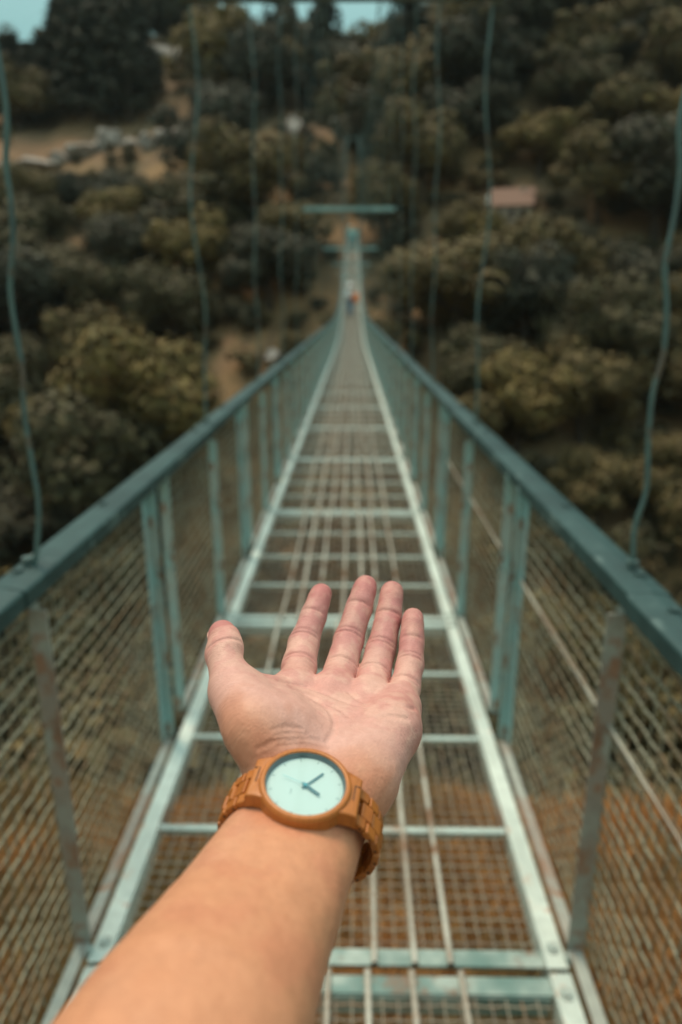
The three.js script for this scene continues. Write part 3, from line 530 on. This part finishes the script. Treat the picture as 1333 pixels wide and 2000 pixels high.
function skinTint(x, y, z, nx, ny, nz) {
  const m = fbm(x * 55, y * 55, z * 55, 3), f = fbm(x * 240, y * 240, z * 240, 2), along = (x - WRIST.x) * armDir.x + (y - WRIST.y) * armDir.y + (z - WRIST.z) * armDir.z;
  let c = mix3([0.64, 0.285, 0.155], [0.70, 0.378, 0.312], Math.max(sstep(-0.012, 0.028, along), 1 - sstep(0.07, 0.095, Math.hypot(x - handCentre.x, y - handCentre.y, z - handCentre.z))));          // forearm to paler palm
  c = mix3(c, [0.50, 0.225, 0.205], 0.9 * sstep(0.095, 0.125, along) );                   // pinker fingers, darkened so the colour carries their shading
  c = mix3(c, [0.49, 0.165, 0.155], 0.8 * (1 - sstep(0.008, 0.019, tipNear(x, y, z))));   // flushed fingertips, with shading painted in as well
  c = mix3(c, [0.57, 0.245, 0.205], 0.6 * sstep(0.48, 0.68, m) * sstep(0.03, 0.06, along));
  c = mix3(c, mix3([0.72, 0.43, 0.33], [0.55, 0.20, 0.18], sstep(0.42, 0.6, fbm(x * 130, y * 130, z * 130, 3))), 0.3 * sstep(0.01, 0.05, along));
  c = mix3(c, [0.58, 0.22, 0.125], 0.45 * sstep(0.5, 0.7, m) * (1 - sstep(0.0, 0.04, along)));   // ruddy patches of the forearm
  c = mix3(c, [0.40, 0.17, 0.09], 0.16 * sstep(0.74, 0.9, noise3(x * 160 + 9, y * 160, z * 160)) * (1 - sstep(-0.02, 0.02, along)));   // freckles
  c = mix3(c, [0.50, 0.33, 0.27], 0.10 * sstep(0.45, 0.75, fbm(x * 38 + 5, y * 38, z * 24, 2)) * (1 - sstep(0.09, 0.1, along)));   // veins
  
  return c.map(v => v * (0.94 + 0.12 * f));
}
const wr = tilingNoise(256, 10, 71, 4), wf = tilingNoise(256, 48, 73, 2);
const skinBump = greyTexture(256, i => { const x = i % 256, y = i >> 8; return 0.45 * wr[y * 256 + (x * 3) % 256] + 0.55 * wf[i]; });
const skinMap = colorTexture(256, i => [1, 1, 1].map((v, q) => 0.80 + 0.12 * wf[i] + [0.10, 0.16, 0.18][q] * (wr[i] - 0.2)));
for (const t of [skinBump, skinMap]) t.repeat.set(1 / 0.03, 1 / 0.03);
const SKIN = new THREE.MeshPhysicalMaterial({ vertexColors: true, map: skinMap, bumpMap: skinBump, bumpScale: 0.00035, roughness: 0.52, specularIntensity: 0.7, sheen: 0.25, sheenRoughness: 0.5, sheenColor: new THREE.Color(0.9, 0.6, 0.5) });
const TOWORLD = camera.matrixWorld;
const person = thing('person', 'outstretched bare left arm with open palm turned up wearing a wooden watch', 'person');
person.position.set(0.02, deckY(-0.3), 0.3);
const toPerson = new THREE.Matrix4().makeTranslation(-person.position.x, -person.position.y, -person.position.z).multiply(TOWORLD);
const FINE = 0.00115;
const armGeo = polygonize(skin, V(-0.235, -0.42, -0.515), V(0.075, -0.03, 0.135), FINE, skinTint);
{                                                   // uv in metres round the arm's own axis
  const p = armGeo.attributes.position, uv = new Float32Array(p.count * 2), q = V();
  for (let i = 0; i < p.count; i++) { q.fromBufferAttribute(p, i).sub(WRIST); uv[i * 2] = q.dot(armDir); uv[i * 2 + 1] = q.dot(armSide) - 0.4 * q.dot(armUp); }
  armGeo.setAttribute('uv', new THREE.BufferAttribute(uv, 2)); armGeo.applyMatrix4(toPerson);
}
// nails
const NAIL = new THREE.MeshPhysicalMaterial({ color: new THREE.Color().setRGB(0.58, 0.31, 0.25), roughness: 0.4, clearcoat: 0.3 });
const bodyMesh = mesh('body', armGeo, SKIN, person);
[...FINGERS, THUMB].forEach((f, i) => {
  const a = f.at(-2).c, b = f.at(-1), ax = b.c.clone().sub(a).normalize(), back = i === 4 ? V(-0.62, -0.55, -0.55) : V(0, -0.55, -0.83); back.addScaledVector(ax, -back.dot(ax)).normalize();
  const side = ax.clone().cross(back), g = new THREE.SphereGeometry(1, 16, 10).scale(b.r * 0.78, b.r * 0.95, b.r * 0.16);
  const m = new THREE.Matrix4().makeBasis(side, ax, back).setPosition(b.c.clone().addScaledVector(back, b.r * (i === 4 ? 0.79 : 0.84)).addScaledVector(ax, b.r * 0.2));
  mesh('fingernail', g.applyMatrix4(m).applyMatrix4(toPerson), NAIL, bodyMesh);
});
// the rest of the photographer stands behind the lens
{
  const inv = toPerson.clone(), Pt = p => p.clone().applyMatrix4(inv), sh = Pt(SHOULDER), el = Pt(ELBOW), X = 0.04, Z = 0.04;
  const shR = V(X + 0.165, sh.y, Z), hipL = V(X - 0.085, 0.88, Z), hipR = V(X + 0.085, 0.88, Z), kL = V(X - 0.1, 0.47, Z - 0.02), kR = V(X + 0.1, 0.47, Z), fL = V(X - 0.11, 0.09, Z + 0.02), fR = V(X + 0.11, 0.09, Z + 0.04), elR = V(X + 0.24, 0.98, Z + 0.04), haR = V(X + 0.25, 0.76, Z - 0.03);
  const cloth = (c, r = 0.9) => new THREE.MeshStandardMaterial({ color: new THREE.Color().setRGB(...c), roughness: r });
  const torso = blend([cone(V(X, sh.y - 0.02, Z), V(X, 0.95, Z), 0.105, 0.115), cone(V(X - 0.07, sh.y - 0.08, Z), V(X - 0.06, 0.92, Z), 0.1, 0.09), cone(V(X + 0.07, sh.y - 0.08, Z), V(X + 0.06, 0.92, Z), 0.1, 0.09), cone(sh, shR, 0.058, 0.058), cone(sh, sh.clone().lerp(el, 0.55), 0.062, 0.056), cone(shR, shR.clone().lerp(elR, 0.6), 0.062, 0.056)], 0.06);
  mesh('shirt', polygonize(torso, V(-0.45, 0.75, -0.25), V(0.45, 1.5, 0.3), 0.012), cloth([0.07, 0.08, 0.09]), person);
  const legs = blend([cone(hipL, kL, 0.088, 0.066), cone(kL, fL, 0.066, 0.055), cone(hipR, kR, 0.088, 0.066), cone(kR, fR, 0.066, 0.055), cone(V(X, 0.93, Z), V(X, 0.88, Z), 0.115, 0.115)], 0.03);
  mesh('trousers', polygonize(legs, V(-0.3, 0.03, -0.25), V(0.4, 1.1, 0.3), 0.012), cloth([0.04, 0.05, 0.075]), person);
  for (const f of [fL, fR]) mesh('shoe', polygonize(blend([cone(V(f.x, 0.056, f.z + 0.05), V(f.x, 0.05, f.z - 0.13), 0.042, 0.036), cone(V(f.x, 0.1, f.z + 0.03), V(f.x, 0.06, f.z), 0.042, 0.042)], 0.03), V(f.x - 0.09, 0.0, f.z - 0.22), V(f.x + 0.09, 0.2, f.z + 0.14), 0.008), cloth([0.12, 0.12, 0.12]), person);
  const hy = sh.y + 0.27, hz = Z - 0.02;
  const head = blend([cone(V(X, hy, hz), V(X, hy + 0.05, hz + 0.02), 0.075, 0.082), cone(V(X, hy - 0.06, hz - 0.02), V(X, hy, hz - 0.01), 0.055, 0.07), cone(V(X, sh.y, Z + 0.02), V(X, hy - 0.04, hz + 0.02), 0.058, 0.052), cone(V(X, hy + 0.005, hz - 0.08), V(X, hy - 0.022, hz - 0.095), 0.009, 0.013), cone(V(X - 0.078, hy, hz), V(X - 0.082, hy + 0.02, hz), 0.012, 0.014), cone(V(X + 0.078, hy, hz), V(X + 0.082, hy + 0.02, hz), 0.012, 0.014), cone(shR, elR, 0.045, 0.038), cone(elR, haR, 0.037, 0.026), cone(haR, V(haR.x, 0.68, haR.z - 0.02), 0.028, 0.03)].concat([0, 1, 2, 3].map(i => cone(V(haR.x, 0.67, haR.z - 0.05 + 0.02 * i), V(haR.x - 0.015, 0.6, haR.z - 0.055 + 0.02 * i), 0.0095, 0.008)), [cone(V(haR.x, 0.7, haR.z - 0.04), V(haR.x - 0.02, 0.65, haR.z - 0.08), 0.0105, 0.0085)]), 0.012);
  const g = polygonize(head, V(-0.2, 0.55, -0.28), V(0.45, 1.72, 0.25), 0.008, (x, y, z) => [0.6, 0.34, 0.22]);
  mesh('head', g, SKIN, person);
  mesh('hair', polygonize((x, y, z) => Math.max(Math.hypot(x - X, (y - hy - 0.055) / 1.0, z - hz - 0.028) - 0.1, -(y - hy - 0.03 + (z - hz) * -0.7)) + (noise3(x * 60, y * 60, z * 60) - 0.5) * 0.006, V(-0.12, hy - 0.2, hz - 0.2), V(0.22, hy + 0.2, hz + 0.2), 0.008), cloth([0.02, 0.016, 0.012], 0.6), person);
}

// ---------------------------------------------------------------- wooden wrist watch, face on the inside of the wrist
{
  const O = J(597, 1532, 0.3072), up = V(0.10, 0.90, 0.42).normalize(), tx = V(1, -0.158, 0.1); tx.addScaledVector(up, -tx.dot(up)).normalize(); const tz = tx.clone().cross(up);
  const seen = V(1, -0.02, -0.20); seen.addScaledVector(up, -seen.dot(up)).normalize(); const turn = -Math.atan2(seen.dot(tz), seen.dot(tx));   // how far the dial is turned on the strap
  const watch = thing('wrist_watch', 'wooden wrist watch with pale mint dial and link strap on the inner wrist', 'watch');
  watch.applyMatrix4(TOWORLD.clone().multiply(new THREE.Matrix4().makeBasis(tx, up, tz).setPosition(O)));
  watch.scale.setScalar(0.973);
  const wt = tilingNoise(256, 4, 61, 5);
  const grain = (base, dark, amt) => { const t = colorTexture(256, i => { const x = i % 256, y = i / 256 | 0, s = wt[((y >> 3) * 256 + x) % 65536], g = 0.5 + 0.5 * Math.sin(x * 0.55 + 14 * s); return mix3(base, dark, amt * (0.35 * g + 0.65 * wt[(y * 256 + (x * 5) % 256)])); }); t.repeat.set(45, 45); return t; };
  const wood = new THREE.MeshPhysicalMaterial({ map: grain([0.56, 0.185, 0.028], [0.26, 0.075, 0.012], 0.85), roughness: 0.42, clearcoat: 0.15, clearcoatRoughness: 0.4 });
  const wood2 = new THREE.MeshPhysicalMaterial({ map: grain([0.52, 0.165, 0.024], [0.22, 0.06, 0.010], 0.95), roughness: 0.45, clearcoat: 0.12, clearcoatRoughness: 0.4 });
  const plain = (c, r = 0.5, m = 0) => new THREE.MeshStandardMaterial({ color: new THREE.Color().setRGB(...c), roughness: r, metalness: m });
  const mm = 0.001, R = 20.6 * mm, RG = 18.5 * mm;
  // case: round bezel running out into two lugs, bent down over the wrist
  const s = new THREE.Shape(), L = 24.6 * mm, w = 10.2 * mm, a0 = 0.6;
  s.moveTo(L, -w); s.lineTo(L, w); s.quadraticCurveTo(21.2 * mm, w * 1.04, R * Math.cos(a0), R * Math.sin(a0)); s.absarc(0, 0, R, a0, Math.PI - a0, false); s.quadraticCurveTo(-21.2 * mm, w * 1.04, -L, w); s.lineTo(-L, -w); s.quadraticCurveTo(-21.5 * mm, -w * 1.04, -R * Math.cos(a0), -R * Math.sin(a0)); s.absarc(0, 0, R, Math.PI + a0, 2 * Math.PI - a0, false); s.quadraticCurveTo(21.5 * mm, -w * 1.04, L, -w);
  const h = new THREE.Path(); h.absarc(0, 0, RG + 0.9 * mm, 0, 2 * Math.PI, true); s.holes.push(h);
  let g = new THREE.ExtrudeGeometry(s, { depth: 6.2 * mm, bevelEnabled: true, bevelSize: 0.9 * mm, bevelThickness: 0.9 * mm, bevelSegments: 3, curveSegments: 48 }).rotateX(-Math.PI / 2).translate(0, -6.2 * mm, 0);
  const p = g.attributes.position; for (let i = 0; i < p.count; i++) { const x = Math.abs(p.getX(i)), e = Math.max(0, x - 15 * mm); p.setY(i, p.getY(i) - e * e * 24 - (x > R * 0.98 ? 0 : 0)); } g.computeVertexNormals();
  mesh('case', uvMetres(g), wood, watch);
  const lathe = pts => new THREE.LatheGeometry(pts.map(q => new THREE.Vector2(q[0] * mm, q[1] * mm)), 72);
  mesh('bezel', uvMetres(lathe([[18.5, 0.4], [18.5, 1.5], [18.9, 2.0], [19.9, 2.1], [20.9, 1.5], [21.3, 0.4], [21.1, -0.6], [20.0, -0.8], [18.5, 0.4]])), wood, watch);
  mesh('case_back', uvMetres(lathe([[0, -8.4], [17.5, -8.4], [18.6, -7.6], [18.6, -6.5], [0, -6.5]])), plain([0.3, 0.3, 0.3], 0.3, 1), watch);
  mesh('inner_ring', lathe([[18.55, 1.3], [18.5, 1.1], [17.5, -1.5], [18.6, -1.5]]), plain([0.035, 0.075, 0.08], 0.35), watch);
  const dial = mesh('dial', new THREE.CylinderGeometry(18.2 * mm, 18.2 * mm, 1 * mm, 72).translate(0, -2.0 * mm, 0), plain([0.43, 0.60, 0.575], 0.45), watch);
  const tick = plain([0.14, 0.27, 0.28], 0.4), ink = plain([0.03, 0.14, 0.17], 0.35);
  const bar = (x0, z0, x1, z1, wd, y, t = 0.3) => { const l = Math.hypot(x1 - x0, z1 - z0); return new THREE.BoxGeometry(l * mm, t * mm, wd * mm).rotateY(-Math.atan2(z1 - z0, x1 - x0)).translate((x0 + x1) / 2 * mm, y * mm, (z0 + z1) / 2 * mm); };
  const ticks = []; for (let i = 0; i < 60; i++) { const a = i / 60 * 6.2832, r0 = i % 5 ? 16.4 : 15.2; ticks.push(bar(r0 * Math.cos(a), r0 * Math.sin(a), 17.1 * Math.cos(a), 17.1 * Math.sin(a), i % 5 ? 0.16 : 0.4, -1.45, 0.1)); }
  mesh('tick_marks', merge(ticks).rotateY(turn), tick, dial);
  mesh('emblem_line', merge([bar(-6.4, 0.6, -7.2, 3.4, 0.3, -1.45, 0.1)]).rotateY(turn), tick, dial);
  mesh('minute_hand', bar(-1.6, 1.2, 9.4, -6.6, 0.75, -0.75).rotateY(turn), ink, watch);
  mesh('hour_hand', bar(-1.2, -1.4, 5.6, 6.0, 1.15, -0.35).rotateY(turn), ink, watch);
  mesh('second_hand', bar(2.4, 1.4, -9.8, -6.6, 0.22, -0.05, 0.2).rotateY(turn), plain([0.30, 0.62, 0.66], 0.4), watch);
  mesh('hand_cap', new THREE.CylinderGeometry(0.9 * mm, 0.9 * mm, 1.4 * mm, 20).translate(0, -0.5 * mm, 0), plain([0.05, 0.3, 0.36], 0.3), watch);
  mesh('glass', new THREE.CircleGeometry(18.55 * mm, 72).rotateX(-Math.PI / 2).translate(0, 1.35 * mm, 0), new THREE.MeshPhysicalMaterial({ color: 0xffffff, roughness: 0.03, transmission: 1, thickness: 0, ior: 1.5 }), watch);
  // lug slots
  for (const sg of [-1, 1]) { const y = -(8.2 * 8.2 * 0.024); mesh('lug_slot', merge([bar(sg * 22.6, -5.6, sg * 22.6, 3.2, 0.6, y + 1.0, 0.5), bar(sg * 22.6, -5.4, sg * 24.9, -5.4, 0.6, y + 0.55, 0.5)]), plain([0.09, 0.035, 0.012], 0.7), watch); }
  // strap: links round an ellipse in the watch's own x-y plane
  const A = 36.5 * mm, Bq = 27 * mm, C = V(0.2 * mm, -27.6 * mm, 0), P = t => V(C.x + A * Math.sin(t), C.y + Bq * Math.cos(t), 0);
  const N = 20, t0 = 0.68, t1 = 2 * Math.PI - 0.68, table = [0]; for (let i = 1; i <= 600; i++) table.push(table[i - 1] + P(mix(t0, t1, i / 600)).distanceTo(P(mix(t0, t1, (i - 1) / 600))));
  const T = u => { const v = u * table[600]; let i = 1; while (i < 600 && table[i] < v) i++; return mix(t0, t1, (i - 1 + (v - table[i - 1]) / (table[i] - table[i - 1] + 1e-12)) / 600); };
  const len = table[600] / N;
  const wide = (W, l) => { const o = merge([new RoundedBoxGeometry(l * 0.91, 3.4 * mm, W * 0.27, 2, 0.8 * mm).translate(0, 0, W * 0.36), new RoundedBoxGeometry(l * 0.91, 3.4 * mm, W * 0.27, 2, 0.8 * mm).translate(0, 0, -W * 0.36), new RoundedBoxGeometry(l * 0.91, 3.0 * mm, W * 0.42, 2, 0.8 * mm).translate(l * 0.5, -0.1 * mm, 0)]); return uvMetres(o); };
  const links = [20.4, 19.4, 18.6].map(W => wide(W * mm, len)), pin = new THREE.CylinderGeometry(0.62 * mm, 0.62 * mm, 0.5 * mm, 12).rotateX(Math.PI / 2), pinM = plain([0.05, 0.02, 0.01], 0.5);
  for (let i = 0; i < N; i++) {
    const t = T((i + 0.5) / N), a = P(t), b = P(t + 0.02).sub(P(t - 0.02)).normalize(), e = Math.min(i, N - 1 - i), v = e < 2 ? 0 : e < 4 ? 1 : 2, W = [20.4, 19.4, 18.6][v] * mm;
    const o = mesh('link', links[v], i % 2 ? wood : wood2, watch); o.position.copy(a); o.rotation.z = Math.atan2(b.y, b.x);
    for (const sg of [-1, 1]) mesh('pin', pin, pinM, o).position.set(len * 0.18, 0, sg * W * 0.494);
  }
}

// ---------------------------------------------------------------- walkers far along the bridge
function walker(d, x, label, turn, { shirt, trousers, hat, hair }) {
  const o = thing('person', label, 'person'); o.position.set(x, deckY(d) + 0.012, -d); o.rotation.y = turn;
  const cl = c => new THREE.MeshStandardMaterial({ color: new THREE.Color().setRGB(...c), roughness: 0.85 });
  const body = blend([cone(V(0, 1.6, 0), V(0, 1.64, -0.02), 0.085, 0.088), cone(V(0, 1.54, 0.03), V(0, 1.58, 0.04), 0.06, 0.07), cone(V(0, 1.4, 0), V(0, 1.54, 0), 0.055, 0.052), cone(V(0, 1.56, 0.1), V(0, 1.54, 0.115), 0.012, 0.016), cone(V(0, 1.3, 0), V(0, 1.0, 0), 0.12, 0.12), cone(V(-0.09, 0.9, 0), V(-0.1, 0.1, 0.03), 0.085, 0.05), cone(V(0.09, 0.9, 0), V(0.1, 0.1, -0.05), 0.085, 0.05), cone(V(-0.1, 0.045, 0.0), V(-0.1, 0.04, 0.16), 0.04, 0.035), cone(V(0.1, 0.045, -0.08), V(0.1, 0.04, 0.08), 0.04, 0.035), cone(V(-0.2, 1.36, 0), V(-0.24, 1.08, -0.02), 0.05, 0.04), cone(V(-0.24, 1.08, -0.02), V(-0.22, 0.82, 0.08), 0.04, 0.03), cone(V(0.2, 1.36, 0), V(0.25, 1.08, 0), 0.05, 0.04), cone(V(0.25, 1.08, 0), V(0.23, 0.83, 0.1), 0.04, 0.03)], 0.03);
  mesh('body', polygonize(body, V(-0.36, -0.02, -0.25), V(0.36, 1.78, 0.3), 0.022, (X, y) => y < 0.085 ? [0.05, 0.05, 0.05] : [0.5, 0.29, 0.19]), SKIN, o);
  mesh('shirt', polygonize(blend([cone(V(-0.1, 1.36, 0), V(-0.08, 1.12, 0), 0.12, 0.125), cone(V(0.1, 1.36, 0), V(0.08, 1.12, 0), 0.12, 0.125), cone(V(-0.2, 1.37, 0), V(-0.235, 1.14, -0.02), 0.065, 0.055), cone(V(0.2, 1.37, 0), V(0.24, 1.14, 0), 0.065, 0.055)], 0.05), V(-0.4, 0.75, -0.25), V(0.4, 1.56, 0.25), 0.022), cl(shirt), o);
  mesh('trousers', polygonize(blend([cone(V(-0.085, 1.0, 0), V(-0.1, 0.12, 0.03), 0.105, 0.068), cone(V(0.085, 1.0, 0), V(0.1, 0.12, -0.05), 0.105, 0.068)], 0.04), V(-0.3, 0.02, -0.22), V(0.3, 1.15, 0.22), 0.022), cl(trousers), o);
  if (hat) mesh('sun_hat', polygonize(blend([cone(V(0, 1.68, -0.01), V(0, 1.72, -0.01), 0.125, 0.12), (X, y, z) => Math.max(Math.hypot(X, z) - 0.26, Math.abs(y - 1.665) - 0.015)], 0.03), V(-0.32, 1.56, -0.32), V(0.32, 1.92, 0.32), 0.02), cl(hat), o);
  else mesh('hair', polygonize((X, y, z) => Math.max(Math.hypot(X, y - 1.64, z + 0.015) - 0.102, 1.6 - y + z * 0.7), V(-0.15, 1.45, -0.15), V(0.15, 1.8, 0.15), 0.02), cl(hair), o);
  return o;
}
walker(41, -0.07, 'person in white sun hat and blue clothes walking along the bridge', 0.1, { shirt: [0.82, 0.88, 0.88], trousers: [0.10, 0.21, 0.30], hat: [0.8, 0.86, 0.86] });
walker(75.4, -0.24, 'person in pale teal shirt beside another walker at the far end of the bridge', 0.2, { shirt: [0.3, 0.74, 0.74], trousers: [0.16, 0.5, 0.52], hat: [0.5, 0.75, 0.75] });
walker(75, 0.3, 'bareheaded person in bright teal clothes at the climbing far end of the bridge', 0.0, { shirt: [0.16, 0.62, 0.64], trousers: [0.12, 0.42, 0.45], hat: null, hair: [0.05, 0.04, 0.03] });
{
  const b = thing('shoulder_bag', 'bright orange bag hanging at the side of the walker in the white hat', 'bag'); b.position.set(0.235, deckY(41) + 0.82, -40.94);
  const mat = new THREE.MeshStandardMaterial({ color: new THREE.Color().setRGB(0.85, 0.22, 0.05), roughness: 0.8 });
  mesh('pouch', new RoundedBoxGeometry(0.36, 0.48, 0.22, 4, 0.08).translate(0, 0.2, 0), mat, b);
  mesh('pocket', new RoundedBoxGeometry(0.22, 0.18, 0.08, 3, 0.03).translate(0, 0.13, 0.11), mat, b);
  mesh('strap', new Tubes().add([V(-0.1, 0.38, 0.06), V(-0.12, 0.58, 0.05), V(-0.1, 0.62, -0.02), V(-0.05, 0.42, -0.06)], 0.018, 5).geo(), mat, b);
}
renderer.render(scene, camera);
